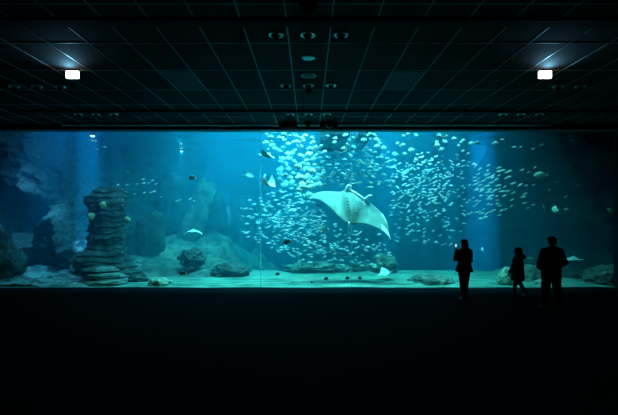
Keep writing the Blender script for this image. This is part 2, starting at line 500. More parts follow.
rk('boulder', 192, 258.5, 12, 8.5, 17.0, 23, M['rock_dark'], 'dark jagged boulder below the white gliding ray on the left', amp=.4, freq=1.6)
rk('boulder', 231, 271, 18, 9, 16.8, 24, M['rock_dark'], 'long low dark block at the left edge of the bright sand', amp=.22)
rk('boulder', 431, 284, 22, 9.5, 15.1, 25, M['rock'], 'low wide grey rock at the glass left of the woman', amp=.2)
rk('boulder', 507.5, 280, 9.5, 12, 14.7, 26, M['rock_pale'], 'pale upright rock at the glass left of the walking child', amp=.2)
rk('boulder', 533, 279, 14.5, 14, 15.3, 27, M['rock'], 'rounded grey boulder between the child and the man', amp=.18)
rk('boulder', 540, 285, 7, 5, 14.5, 28, M['rock_pale'], 'small mossy rock low beside the man, at the glass', amp=.25)
rk('boulder', 572, 276, 15, 9, 16.4, 29, M['rock_dark'], 'dark low rock behind the man on the right', amp=.2)
rk('boulder', 607, 279, 20, 13, 14.9, 30, M['rock'], 'broad rough boulder at the bottom right corner of the window', amp=.28, sub=5)
rk('boulder', 384, 266, 13, 12, 17.8, 31, M['rock'], 'domed coral covered rock behind the pale ray on the sand', amp=.22)
rk('boulder', 316, 270, 30, 7, 18.0, 32, M['rock'], 'long low reef of rubble at the far edge of the sand', amp=.4, freq=2.2, sub=5, dy=.6)
rk('boulder', 357, 271, 12, 6.5, 18.2, 33, M['rock_dark'], 'small dark rock right of the long low reef', amp=.35, freq=1.8)
# far rocks in the haze, left half
rk('boulder', 171, 204, 11, 26, 22.5, 41, M['rock_dark'], 'tall square topped rock block far back left of centre', amp=.14, blocky=5)
rk('boulder', 151, 238, 13, 25, 19.5, 42, M['rock_dark'], 'dark upright rock block right behind the stone pillar', amp=.14, blocky=4)
o = rk('boulder', 197, 216, 11, 34, 22.0, 43, M['rock'], 'slanting pale green rock face behind the white ray', amp=.22, blocky=4)
o.rotation_euler = (0, .38, .3)
rk('boulder', 214, 226, 12, 34, 24.0, 46, M['rock_dark'], 'hazy square rock far behind the slanting rock face', amp=.16, blocky=4)
rk('boulder', 240, 232, 14, 34, 26.0, 44, M['rock_dark'], 'faint far rock wall left of the fish swarm', amp=.2, blocky=4)
rk('boulder', 133, 232, 10, 30, 24.0, 45, M['rock_dark'], 'faint far rock showing just right of the pillar', amp=.2, blocky=4)

# rocky slope rising behind the sand on the left
def hfield(name, x0, x1, y0, y1, fn, m, nx=110, ny=80):
    bm = bmesh.new(); g = [[bm.verts.new(fn(x0+(x1-x0)*i/nx, y0+(y1-y0)*j/ny)) for j in range(ny+1)] for i in range(nx+1)]
    for i in range(nx):
        for j in range(ny): bm.faces.new((g[i][j], g[i+1][j], g[i+1][j+1], g[i][j+1]))
    return build(name, bm, m)
def slope(x, y):
    n = noise.fractal(Vector((x*.6, y*.8, 1.7)), .9, 2.0, 6)
    edge = max(0, min(1, (-2.0 - x + .8*n)/2.2)) * max(0, min(1, (x + 9.5)/1.5))
    t = max(0, min(1, (y - 15.6)/6))
    return Vector((x, y, -.9 + edge*(.75 + t*1.25 + .34*n*(.3+t)) ))
o = hfield('rock_slope', -9.5, -1.5, 15.3, 24, slope, M['rock']); tag(o, 'rocky slope rising behind the sand left of centre', 'rock')
def rub(x, y):
    n = noise.fractal(Vector((x*.9, y*1.5, 5.7)), .8, 2.0, 7)
    e = max(0, min(1, (-6.0 - x)/1.0)); t = max(0, min(1, (y - 14.0)/6))
    lay = abs(((n*2.5) % 1) - .5)
    return Vector((x, y, -.04 + e*(.05 + .22*n*(.4+t) + .10*lay + .45*t)))
o = hfield('rubble_ground', -13.5, -6.0, 14.03, 22, rub, M['rubble'], 150, 130); tag(o, 'pale layered rubble ground at the lower left of the tank', 'rubble', kind='stuff')

# cliffs
def cliff(name, x0, x1, z0, z1, fn, m, label, nx=110, nz=90):
    bm = bmesh.new(); g = [[bm.verts.new(fn(x0+(x1-x0)*i/nx, z0+(z1-z0)*j/nz)) for j in range(nz+1)] for i in range(nx+1)]
    for i in range(nx):
        for j in range(nz): bm.faces.new((g[i][j], g[i+1][j], g[i+1][j+1], g[i][j+1]))
    return tag(build(name, bm, m), label, 'cliff')
def left_cliff(x, z):
    n = noise.fractal(Vector((x*.55, z*.5, 2.2)), .9, 2.0, 7)
    e = -8.9 - z*.45                                   # right border leans left with height
    rd = 1 - abs(noise.fractal(Vector((x*.75 + .3*n, z*.38, 4.4)), .8, 2.1, 5))*2
    y = 17.3 + .5*n - .9*max(-.6, rd) + max(0, x - e)*2.6
    c = P(29, 219, 17.5)
    d = ((x - c.x)/.62)**2 + ((z - c.z)/.8)**2
    y += 2.2*math.exp(-d*d*.6)
    y -= .25*max(0, 2.2 - z)
    return Vector((x, y, z))
cliff('rock_cliff', -14.5, -6.8, -.3, ZS + .3, left_cliff, M['cliff'], 'dark weathered cliff with a cave hollow at the far left')
def right_cliff(x, z):
    n = noise.fractal(Vector((x*.5, z*.5, 8.2)), .9, 2.0, 7)
    e = 12.0 - max(0, z - .8)*.50
    y = 16.9 + .7*n + max(0, e - x)*3.0
    return Vector((x, y, z))
cliff('rock_cliff', 8.4, 15, -.3, ZS + .3, right_cliff, M['cliff_shade'], 'almost black cliff in shadow at the far right')

# floating platform seen from below
t = empty('platform', P(345, 140, 17)); t.location = (1.35, 17.2, ZS)
bm = bmesh.new(); box(bm, -.95, .12, -2.0, 2.2, -.28, .1, .03); build('deck', bm, M['platform'], t, smooth=False)
bm = bmesh.new(); box(bm, .42, .95, -2.0, 2.2, -.28, .1, .03); build('deck', bm, M['platform'], t, smooth=False)
bm = bmesh.new(); box(bm, -.95, .95, 2.0, 2.25, -.26, .1, .03); build('crossbeam', bm, M['platform'], t, smooth=False)
tag(t, 'dark floating platform seen from below at the top centre of the tank', 'platform')

# glowing discs added under the surface, standing in for glints on the water
def add_glint(u, v, Y, r, label):
    t = empty('surface_glint', P(u, v, Y))
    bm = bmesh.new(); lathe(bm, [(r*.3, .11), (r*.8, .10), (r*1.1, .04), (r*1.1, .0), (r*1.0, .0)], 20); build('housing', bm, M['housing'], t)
    bm = bmesh.new(); lathe(bm, [(r*.98, -.001), (r*.9, -.03), (r*.5, -.055), (r*.1, -.06)], 20); build('lens', bm, M['glint_glow'], t)  # housing and lens are invented parts around the glowing glint
    tag(t, label, 'glint')
M['glint_glow'] = emit_mat('glint_glow', (.5, .92, 1.0), 2.0)
add_glint(181.5, 151, 20.6, .07, 'bright glint on the water surface left of centre, built as a glowing disc')
add_glint(92.5, 135.5, 15.4, .08, 'bright glint on the water surface at the top of the left shaft, built as a glowing disc')

# ------------------------------------------------------------------ fish
def fish_bm(depth=.36, width=.16, tail=.22, fin=.10):
    """unit length fish, nose at +x"""
    bm = bmesh.new()
    prof = [(.5, .02), (.46, .25), (.38, .58), (.24, .88), (.08, 1.0), (-.08, .92), (-.20, .66), (-.28, .36), (-.32, .20)]
    loft(bm, [((x, 0, .02*r), width/2*max(r, .12), depth/2*max(r, .1), (0, 1, 0), (0, 0, 1)) for x, r in prof], 10)
    def fan(pts):
        a = [bm.verts.new((p[0], .004, p[1])) for p in pts]; b = [bm.verts.new((p[0], -.004, p[1])) for p in pts]
        bm.faces.new(a); bm.faces.new(b[::-1])
        for k in range(len(pts)):
            k2 = (k+1) % len(pts); bm.faces.new((a[k], b[k], b[k2], a[k2]))
    h = depth/2
    fan([(-.30, .04), (-.42, tail*.7), (-.5, tail), (-.43, 0), (-.5, -tail), (-.42, -tail*.7), (-.30, -.04)])
    fan([(.2, h*.85), (.08, h+fin), (-.12, h*.9+fin*.6), (-.25, h*.45)])
    fan([(.0, -h*.9), (-.06, -h-fin*.8), (-.18, -h*.7-fin*.4), (-.26, -h*.4)])
    fan([(.2, -.05), (.05, -.14), (.1, -.02)])
    bmesh.ops.recalc_face_normals(bm, faces=bm.faces)
    return bm
def mesh_of(name, bm, m):
    o = build(name, bm, m); me = o.data; bpy.data.objects.remove(o); return me
ME = {
    'silver': mesh_of('silver_fish', fish_bm(.29, .15, .17, .05), M['fish_silver']),
    'pale': mesh_of('pale_fish', fish_bm(.50, .2, .24, .10), M['fish_pale']),
    'teal': mesh_of('pale_fish', fish_bm(.50, .2, .24, .10), M['fish_teal']),
    'green': mesh_of('green_fish', fish_bm(.36, .18, .2, .08), M['fish_green']),
}
def frot(heading, pitch, roll=0):
    """heading: angle about z with 0 = swimming to the right"""
    return (Matrix.Rotation(heading, 4, 'Z') @ Matrix.Rotation(-pitch, 4, 'Y') @ Matrix.Rotation(roll, 4, 'X')).to_euler()
def one_fish(name, me, u, v, Y, px, heading, pitch, label, cat, group):
    o = bpy.data.objects.new(name, me); link(o)
    o.location = P(u, v, Y); o.scale = (px*Y/F,)*3
    o.rotation_euler = frot(heading, pitch, random.uniform(-.2, .2))
    return tag(o, label, cat, group)
def big_fish(name, u, v, Y, px, heading, pitch, m, label, depth=.4, tail=.22, fin=.12, group=None, fin_mat=None, width=.18):
    """a fish large enough to show its fins: body, tail_fin, dorsal_fin, anal_fin, eyes"""
    bm = bmesh.new()
    prof = [(.5, .02), (.47, .22), (.40, .55), (.26, .88), (.1, 1.0), (-.06, .94), (-.19, .68), (-.28, .36), (-.33, .18)]
    loft(bm, [((x, 0, .02*r), width/2*max(r, .12), depth/2*max(r, .1), (0, 1, 0), (0, 0, 1)) for x, r in prof], 14)
    o = build(name, bm, m)
    def fan(nm, pts):
        bm = bmesh.new()
        a = [bm.verts.new((p[0], .004, p[1])) for p in pts]; b = [bm.verts.new((p[0], -.004, p[1])) for p in pts]
        bm.faces.new(a); bm.faces.new(b[::-1])
        for k in range(len(pts)):
            k2 = (k+1) % len(pts); bm.faces.new((a[k], b[k], b[k2], a[k2]))
        return build(nm, bm, fin_mat or m, o, smooth=False)
    h = depth/2
    fan('tail_fin', [(-.30, .05), (-.42, tail*.7), (-.5, tail), (-.44, 0), (-.5, -tail), (-.42, -tail*.7), (-.30, -.05)])
    fan('dorsal_fin', [(.22, h*.8), (.08, h+fin), (-.12, h*.9+fin*.8), (-.25, h*.4)])
    fan('anal_fin', [(.0, -h*.85), (-.06, -h-fin*.9), (-.18, -h*.7-fin*.5), (-.26, -h*.35)])
    bm = bmesh.new()
    for sgn in (1, -1): ball(bm, (.36, sgn*width*.24, .05*depth/.4), (.025, .015, .025), 8)
    build('eyes', bm, M['fish_eye'], o)
    o.location = P(u, v, Y); o.scale = (px*Y/F,)*3; o.rotation_euler = frot(heading, pitch)
    return tag(o, label, 'fish', group)

PI = math.pi
def heading():
    return random.choice((0, 0, 0, PI)) + random.uniform(-.55, .55)
def in_poly(x, y, poly):
    c = False; j = len(poly)-1
    for i in range(len(poly)):
        (xi, yi), (xj, yj) = poly[i], poly[j]
        if (yi > y) != (yj > y) and x < (xj-xi)*(y-yi)/(yj-yi)+xi: c = not c
        j = i
    return c
def ymax(v): return min(22.5, F*(ZS - CZ - .35)/max(1, V0 - v)) if v < V0 else 22.5
taken = []
MANTA = [(305, 199), (316, 189), (346, 185), (356, 188), (374, 198), (388, 216), (392, 244), (378, 232), (366, 228), (344, 228), (330, 214), (320, 204)]
def scatter(n, poly, mu, sd, mind=2.2):
    out = []; tries = 0
    while len(out) < n and tries < n*80:
        tries += 1
        if mu and random.random() < .75:
            u, v = random.gauss(mu[0], sd[0]), random.gauss(mu[1], sd[1])
        else:
            u = random.uniform(min(p[0] for p in poly), max(p[0] for p in poly)); v = random.uniform(min(p[1] for p in poly), max(p[1] for p in poly))
        if not in_poly(u, v, poly): continue
        if in_poly(u, v, MANTA) or (254 < u < 278 and 150 < v < 192): continue
        if any((a-u)**2/2.2 + (b-v)**2 < (mind*random.uniform(.35, 1.0))**2 for a, b in taken[-900:]): continue
        taken.append((u, v)); out.append((u, v))
    return out

# small silver fish: four swarms; the 300 largest are objects of their own, the others one mass
small = []
A = [(240, 205), (262, 192), (285, 184), (310, 200), (330, 214), (326, 262), (296, 262), (262, 246), (242, 236)]
for u, v in scatter(265, A, (291, 222), (21, 18)):
    small.append((u, v, random.uniform(15.2, 19), random.uniform(3.2, 5.8), random.choice((0, PI, PI)) + random.uniform(-.5, .5), random.uniform(-.2, .4), 0))
B = [(392, 166), (420, 150), (470, 158), (474, 215), (450, 246), (396, 242), (388, 200)]
for u, v in scatter(300, B, (421, 184), (23, 22)):
    small.append((u, v, random.uniform(15.2, min(19, ymax(v))), random.uniform(2.9, 5.0), random.choice((0, 0, PI)) + random.uniform(-.5, .5), random.uniform(-.1, .6), 1))
Cc = [(472, 160), (498, 166), (514, 172), (518, 190), (510, 212), (488, 226), (474, 222)]
for u, v in scatter(85, Cc, (488, 188), (13, 15), 2.6):
    small.append((u, v, random.uniform(15, 18), random.uniform(4.2, 6.4), random.uniform(-.4, .4), random.uniform(.1, .6), 2))
D = [(302, 226), (334, 214), (345, 228), (376, 232), (400, 246), (392, 266), (330, 270), (296, 268)]
for u, v in scatter(95, D, (345, 250), (30, 12), 2.6):
    small.append((u, v, random.uniform(15.2, 17.8), random.uniform(3.4, 6.0), random.choice((0, PI)) + random.uniform(-.6, .6), random.uniform(-.3, .6), 3))
small.sort(key=lambda f: -f[3])
LBL = [('small pale silver fish in the dense swarm left of the manta ray', 'swarm left of the manta'),
       ('small pale silver fish in the swarm right of the manta ray', 'swarm right of the manta'),
       ('small slanting silver fish in the bluish swarm above the woman and child', 'swarm above the woman and child'),
       ('small pale fish below the manta ray, above the sand and reef', 'fish below the manta')]
for f in small[:300]:
    one_fish('silver_fish', ME['silver'], f[0], f[1], f[2], f[3], f[4], f[5], LBL[f[6]][0], 'fish', LBL[f[6]][1])
bm = bmesh.new()
for f in small[300:]:
    mt = Matrix.LocRotScale(P(f[0], f[1], f[2]), frot(f[4], f[5]), Vector((f[3]*f[2]/F,)*3))
    n0 = len(bm.verts)
    bm.from_mesh(ME['silver']); bm.verts.ensure_lookup_table()
    for vtx in bm.verts[n0:]: vtx.co = mt @ vtx.co
o = build('silver_fish', bm, M['fish_silver']); tag(o, 'the smallest silver fish scattered through the swarms around the manta ray', 'fish', kind='stuff')

# dim greenish fish above the manta
E = [(318, 152), (352, 150), (396, 152), (396, 186), (372, 188), (352, 184), (322, 186)]
for u, v in scatter(105, E, None, None, 3.0):
    Y = random.uniform(15.2, min(18.5, ymax(v)))
    one_fish('green_fish', ME['green'], u, v, Y, random.uniform(4, 6.5), random.choice((0, PI)) + random.uniform(-.5, .5), random.uniform(-.3, .3), 'small dim green fish in the cloud just above the manta ray', 'fish', 'green fish above the manta')
# deep bodied pale fish
def medium(n, poly, mu, sd, lo, hi, label, group, mind, me='pale'):
    for u, v in scatter(n, poly, mu, sd, mind):
        Y = random.uniform(14.4, min(19, ymax(v)))
        one_fish('pale_fish', ME[me], u, v, Y, random.uniform(lo*.85, hi), random.choice((0, PI, PI)) + random.uniform(-.5, .5), random.uniform(-.3, .4), label, 'fish', group)
COLP = [(284, 150), (322, 146), (334, 158), (332, 186), (306, 192), (318, 204), (326, 214), (288, 208), (276, 180)]
medium(30, COLP, (304, 174), (13, 17), 6, 11, 'deep bodied bright pale fish packed in the column left of the manta head', 'bright fish column', 6.0)
medium(30, COLP, (300, 170), (16, 18), 5, 8, 'deep bodied dim teal fish mixed into the bright column left of the manta', 'dim fish in the column', 4.6, 'teal')
medium(26, [(264, 134), (318, 134), (318, 148), (284, 152), (268, 160)], None, None, 5, 7, 'deep bodied pale fish near the surface above the bright fish column', 'fish near the surface left', 4.5, 'teal')
medium(22, [(322, 134), (378, 134), (390, 160), (325, 160)], None, None, 5, 7, 'deep bodied pale fish under the dark floating platform', 'fish under the platform', 5, 'teal')
medium(22, [(380, 134), (425, 134), (480, 140), (476, 158), (420, 164), (392, 164)], None, None, 5, 7.5, 'deep bodied pale fish near the surface right of the platform', 'fish near the surface right', 5.5, 'teal')
# the loose shoal above the pillar
for u, v in [(118, 185), (127, 185), (123, 189), (137, 184), (144, 183), (143, 179.5), (152.5, 180.5), (156, 184), (144, 193), (151, 192.5), (154, 191.5), (134.5, 194), (161, 197), (177, 201), (180, 200), (190, 199), (194, 201), (149, 183)]:
    one_fish('silver_fish', ME['silver'], u, v, random.uniform(15, 17), random.uniform(3.8, 5), PI + random.uniform(-.4, .4), random.uniform(-.5, -.1), 'small white fish in the loose line right of the pillar top', 'fish', 'loose line of fish by the pillar')
for u, v in [(12, 150), (17, 150.5), (39, 156.5), (79.5, 155.5), (121, 171), (128, 172), (150.5, 170.5)]:
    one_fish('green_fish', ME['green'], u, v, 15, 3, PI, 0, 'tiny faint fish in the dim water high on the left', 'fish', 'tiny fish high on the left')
for u, v, px in [(92.5, 141, 8), (105, 147, 5), (97, 149.5, 4)]:
    one_fish('silver_fish', ME['silver'], u, v, 14.8, px, PI, random.uniform(-.2, .2), 'pale fish in the left light shaft just below the surface', 'fish', 'fish in the left light shaft')
for u, v, px in [(502, 139.5, 5), (514, 147, 5), (520.5, 147, 5), (533, 149, 4), (541.5, 145, 5), (558.5, 147, 4), (569, 136, 5), (572, 140.5, 4), (585, 142, 4), (603, 159.5, 4), (597, 138, 4), (522, 170, 5), (529, 172, 5), (535, 167.5, 5), (520, 185, 6), (526, 185.5, 4), (533.5, 185, 4), (525, 194, 6), (523, 197, 6), (524.5, 203, 5), (528, 208, 5), (533, 205, 4), (566, 197, 5), (549, 190, 4), (556.5, 182, 3), (578, 185, 3)]:
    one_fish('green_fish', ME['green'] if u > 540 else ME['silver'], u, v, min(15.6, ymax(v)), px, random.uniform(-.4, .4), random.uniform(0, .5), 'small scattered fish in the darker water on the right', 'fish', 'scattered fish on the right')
# fish that stand out
big_fish('batfish', 103, 205, 15.0, 7.5, 0.3, 1.2, M['fish_yellow'], 'yellowish disc shaped fish at the upper middle of the stone pillar', .75, .2)
big_fish('batfish', 91, 216.5, 15.0, 8.5, .4, .6, M['fish_yellow'], 'yellowish disc shaped fish at the left edge of the stone pillar', .75, .2)
big_fish('batfish', 127.5, 220.5, 15.0, 8, PI, .9, M['fish_yellow'], 'yellowish disc shaped fish at the right edge of the stone pillar', .75, .2)
big_fish('black_fish', 286.5, 242, 14.6, 9.5, .15, .25, M['fish_black'], 'largest black fish, swimming below the dense swarm', .48)
big_fish('black_fish', 183, 273.5, 14.7, 9, PI, 0, M['fish_black'], 'black fish with pale tail above the sand on the left', .42, fin_mat=M['fish_yellow'])
big_fish('striped_fish', 192.5, 178, 15.0, 7.5, PI, 0, M['fish_black'], 'dark and white fish alone above the slanting far rock', .6, fin_mat=M['fish_silver'])
for u, v, l in [(277.5, 274, 'small black fish over bright sand nearest the left seam'), (293.5, 283.5, 'black fish low over the sand below the dense swarm'), (312, 283, 'black fish low over the sand left of the right seam'),
                (326, 278.5, 'black fish over the sand in front of the low reef'), (347.5, 278, 'black fish over the sand just left of the right seam'), (360, 278, 'black fish over the sand just right of the right seam')]:
    big_fish('black_fish', u, v, 14.9, 5, random.choice((0, PI)) + .3, random.uniform(-.2, .2), M['fish_black'], l, .5)
big_fish('grey_fish', 541, 175, 15.0, 15, PI, -.08, M['fish_silver'], 'large pale rounded fish with thin tail right of the swarm', .42, .13, .03)
big_fish('round_fish', 555, 209.5, 15.0, 8, PI*.62, .2, M['fish_silver'], 'round pale fish above the man, facing the glass', .7)
big_fish('wrasse', 544, 207.5, 15.0, 6.5, .3, -1.1, M['fish_yellow'], 'slim yellowish fish pointing down left of the round pale fish', .36)
big_fish('wrasse', 610, 210.5, 14.8, 6.5, PI-.2, .7, M['fish_yellow'], 'yellow green fish alone near the right edge of the window', .42)
big_fish('pale_fish', 566.5, 209.5, 14.9, 5.5, 0, 0, M['ray_white'], 'small white fish shape standing in for a reflected sign, right of the round pale fish', .5)  # fish-shaped stand-in for a white sign reflected in the glass
big_fish('pale_fish', 482.5, 249.5, 14.8, 4.5, PI*.6, .2, M['fish_pale'], 'round pale fish alone between the woman and child', .75)
big_fish('pale_fish', 325, 230, 15.2, 8.5, PI, .1, M['fish_pale'], 'deep bodied pale fish alone below the manta left wing', .62)
big_fish('pale_fish', 437, 145.5, 14.8, 7.5, .2, .2, M['fish_pale'], 'bright silver fish near the surface, larger of the right group', .6)
big_fish('pale_fish', 495.5, 143.5, 14.8, 8, .1, .1, M['fish_pale'], 'bright whitish fish high in the right light beam', .5)
big_fish('pale_fish', 424.5, 242.5, 15.0, 5.5, .3, .4, M['fish_pale'], 'pale round fish alone left of the woman and her phone', .7)
big_fish('grey_fish', 530.5, 258.5, 16.5, 7, PI, .1, M['fish_green'], 'faint grey fish low between child and man', .35)

# ------------------------------------------------------------------ rays
def wing_grid(ns, nt, fn):
    """closed surface: fn(s in -1..1, t in 0..1, side) -> Vector; side +1 top, -1 belly; returns bmesh (belly faces material 0, top 1)"""
    bm = bmesh.new(); g = {}
    for side in (1, -1):
        for i in range(ns+1):
            for j in range(nt+1):
                edge = i in (0, ns) or j in (0, nt)
                if edge and side == -1: g[(side, i, j)] = g[(1, i, j)]
                else: g[(side, i, j)] = bm.verts.new(fn(-1+2*i/ns, j/nt, 0 if edge else side))
    for side in (1, -1):
        for i in range(ns):
            for j in range(nt):
                q = [g[(side, i, j)], g[(side, i+1, j)], g[(side, i+1, j+1)], g[(side, i, j+1)]]
                if side == 1: q = q[::-1]
                try:
                    f = bm.faces.new(q); f.material_index = 0 if side == -1 else 1
                except ValueError: pass
    bmesh.ops.recalc_face_normals(bm, faces=bm.faces)
    return bm
def interp(tab, s):
    for a, b in zip(tab, tab[1:]):
        if a[0] <= s <= b[0]:
            t = (s-a[0])/(b[0]-a[0]); return [p + (q-p)*t for p, q in zip(a[1:], b[1:])]
    return list((tab[0] if s < tab[0][0] else tab[-1])[1:])
def smooth_tab(tab, n=60):
    """Catmull-Rom through the rows of tab (first column is the parameter)"""
    out = []
    for k in range(n+1):
        s = tab[0][0] + (tab[-1][0]-tab[0][0])*k/n
        for i in range(len(tab)-1):
            if tab[i][0] <= s <= tab[i+1][0]:
                p0, p1, p2, p3 = tab[max(i-1, 0)], tab[i], tab[i+1], tab[min(i+2, len(tab)-1)]
                t = (s-p1[0])/(p2[0]-p1[0])
                row = [s]
                for c in range(1, len(p1)):
                    row.append(.5*((2*p1[c]) + (-p0[c]+p2[c])*t + (2*p0[c]-5*p1[c]+4*p2[c]-p3[c])*t*t + (-p0[c]+3*p1[c]-3*p2[c]+p3[c])*t**3))
                out.append(row); break
    return out

# the manta: rearing up with its belly to the glass; local x right, z up, y away, metres
YM = 15.0; q = YM/F
def mp(u, v): return ((u-352)*q, -(v-207)*q)
# s, leading u,v, trailing u,v, depth offset (towards glass negative)
lead = smooth_tab([[-1, 308.5, 198.5, 309, 199.5, -.35], [-.85, 314, 193.5, 317, 199.5, -.12], [-.65, 323, 191, 325.5, 204, -.02], [-.45, 332, 191, 333, 211.5, .0], [-.25, 341, 191.2, 340.5, 219, .02],
                   [-.1, 346, 189, 346, 223.5, .0], [.03, 353, 190, 349.5, 224, -.02], [.15, 360, 194.5, 354, 224, .0], [.28, 367, 198.5, 360, 223.5, .02], [.45, 371.5, 202.5, 366.5, 224.5, .04],
                   [.62, 377.5, 208, 373, 227, .0], [.8, 384, 215, 380.5, 230.5, -.1], [.92, 387.5, 225, 385, 235, -.28], [1, 388.6, 240.5, 388.4, 241, -.45]])
def manta_pt(s, t, side):
    a = interp(lead, s)
    lx, lz = mp(a[0], a[1]); tx, tz = mp(a[2], a[3])
    x, z = lx + (tx-lx)*t, lz + (tz-lz)*t
    body = math.exp(-((s-.03)/.22)**2)
    th = (.035 + .17*body) * math.sin(PI*min(1, t**.75))
    camber = .10*math.sin(PI*t)*(1-body)
    y = a[4] + camber*.5 + side*th - .62*(t-.4)
    return Vector((x, y, z))
bm = wing_grid(56, 18, manta_pt)
for f in bm.faces:
    c_ = f.calc_center_median()
    if f.material_index == 1 and (c_.x > 1.18 or c_.z > .9): f.material_index = 0
manta = build('manta_ray', bm, [M['manta_belly'], M['manta_back']], loc=P(352, 207, YM))
tag(manta, 'huge manta ray gliding with its pale belly towards the viewer', 'manta ray')
def on_belly(s_, t, off=0.0): return manta_pt(s_, t, -1) + Vector((0, -off, 0))
t0 = manta_pt(-.03, .97, 1)
bm = bmesh.new(); tube(bm, [t0 + Vector((.02, 0, .05)), t0 + Vector((-.02, .02, -.12)), t0 + Vector((-.02, .03, -.30)), t0 + Vector((.0, .04, -.46))], [.05, .032, .02, .006], 10); build('tail', bm, M['ray_white'], manta)
for s_, d_ in ((-.06, (-.02, 0, 1)), (.27, (.5, 0, .85))):
    p0 = on_belly(s_, .04); d_ = Vector(d_)
    bm = bmesh.new(); tube(bm, [p0 - d_*.05, p0 + d_*.07 + Vector((.02, -.05, 0)), p0 + d_*.15 + Vector((.06, -.10, 0)), p0 + d_*.16 + Vector((.13, -.15, 0))], [.08, .10, .085, .035], 12, .5); build('cephalic_fin', bm, M['ray_white'], manta)
bm = bmesh.new(); tube(bm, [on_belly(-.05 + .062*k, .035, -.01) for k in range(6)], [.05, .085, .10, .10, .08, .04], 14, .5); build('mouth', bm, M['ray_white'], manta)
bm = bmesh.new()
for k in range(5):
    for sg in (-1, 1):
        c_ = .06 + sg*(.145 - .014*k); t_ = .26 + .085*k
        tube(bm, [on_belly(c_ + .045*(m_-2)*.5, t_ + .02*abs(m_-2), .004) for m_ in range(5)], [.006, .013, .016, .013, .006], 6)
build('gill_slits', bm, M['slit'], manta)
# right wing tip: white skin painting in the light its curled top catches
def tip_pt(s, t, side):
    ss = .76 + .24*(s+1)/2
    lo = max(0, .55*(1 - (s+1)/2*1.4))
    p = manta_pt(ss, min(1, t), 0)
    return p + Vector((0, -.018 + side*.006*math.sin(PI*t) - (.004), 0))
build('lit_wing_tip', wing_grid(14, 8, tip_pt), [M['ray_white'], M['ray_white']], manta)

def ray(name, loc, span, rot, label, dihedral=(.2, .2), belly='ray_white', back='ray_grey', tail=1.0, cat='ray', sweep=.25):
    """eagle ray: nose at +x, span along y, wings bent up by dihedral (left, right)"""
    def fn(s, t, side):
        a = abs(s); ch = (1-a**1.4)*.62 + .03
        x0 = .36 - sweep*.9*a + .05*math.cos(a*PI)
        x = x0 - ch*t - .1*a
        bend = dihedral[0] if s > 0 else dihedral[1]
        ang = bend*a
        yy = a*math.cos(ang)*.5*math.copysign(1, s); z = a*math.sin(ang)*.5
        body = math.exp(-(s/.18)**2)
        th = (.012 + .065*body)*math.sin(PI*min(1, max(0, t))**.8) if 0 < t < 1 else 0
        return Vector((x, yy, z + side*th))
    o = build(name, wing_grid(32, 10, fn), [M[belly], M[back]])
    if tail:
        bm = bmesh.new(); tube(bm, [(-.2, 0, 0), (-.42, 0, .01), (-.7*tail, .02, .02), (-1.0*tail, .0, .0)], [.03, .016, .009, .003], 8); build('tail', bm, M[back], o)
    bm = bmesh.new(); ball(bm, (.40, 0, .01), (.11, .075, .05), 14); build('head', bm, M[back if belly != back else belly], o)
    o.location = loc; o.scale = (span,)*3; o.rotation_euler = rot
    return tag(o, label, cat)
ray('eagle_ray', P(266, 156, 14.9), 19*14.9/F, frot(-.35, -.25, -.35), 'grey eagle ray with dark raised wing, highest of the three', (1.0, .25), back='ray_white', belly='ray_grey', tail=.6)
ray('eagle_ray', P(268, 185, 14.6), 23*14.6/F, frot(-.75, -.25, .05), 'eagle ray with two bright white upturned wings below the highest one', (1.2, 1.2), tail=.6, back='ray_white')
ray('eagle_ray', P(248, 176, 17.0), 15*17.0/F, frot(-.3, -.2, .4), 'faint bluish ray left of the white winged eagle ray', (1.1, .4), belly='ray_grey', tail=.7)
ray('flat_ray', P(193, 230.5, 15.4), 21*15.4/F, frot(-PI/2+.1, -.1, 0), 'white ray gliding with drooping wings in front of the dark boulder', (-.45, -.45), back='ray_white', tail=.4)
def face(tilt, head, lean=0): return (Matrix.Rotation(lean, 4, 'Y') @ Matrix.Rotation(tilt, 4, 'X') @ Matrix.Rotation(head, 4, 'Z')).to_euler()
ray('flat_ray', P(386, 273.5, 15.7), 19*15.7/F, face(R(32), PI + .35, -.1), 'pale ray gliding low over the sand before the domed rock', (.75, .1), back='ray_white', tail=.4)
ray('eagle_ray', P(573, 259.5, 15.3), 20*15.3/F, face(R(5), PI - .5, -.05), 'pale bellied ray gliding right of the man', (.2, .2), back='ray_white', tail=.5)

# ------------------------------------------------------------------ people
def hand(bm, wrist, direction, up, side, s=1.0, curl=.6):
    """palm, four fingers of different lengths and a thumb; direction = wrist to fingertips, up = palm normal, side = towards the thumb"""
    w, d, n, t = Vector(wrist), Vector(direction).normalized(), Vector(up).normalized(), Vector(side).normalized()
    tube(bm, [w, w + d*.05*s, w + d*.095*s], [.030*s, .040*s, .036*s], 10, .5)
    ball(bm, w + d*.05*s, (.032*s, .032*s, .032*s), 10)
    for k, (off, ln) in enumerate(((.030, .070), (.010, .080), (-.010, .074), (-.029, .058))):
        p0 = w + d*.085*s + t*off*s
        c1, c2 = curl*(.7+.1*k), curl*(1.5+.1*k)
        p1 = p0 + (d*math.cos(c1) + n*math.sin(c1))*ln*.5*s
        p2 = p1 + (d*math.cos(c2) + n*math.sin(c2))*ln*.5*s
        limb(bm, [p0, p1, p2], [.0095*s, .009*s, .0075*s], 8)
    p0 = w + d*.03*s + t*.028*s
    p1 = p0 + (t*.7 + d*.6 + n*.2).normalized()*.036*s
    p2 = p1 + (d*.85 + t*.25 + n*.35).normalized()*.032*s
    limb(bm, [p0, p1, p2], [.013*s, .011*s, .009*s], 8)

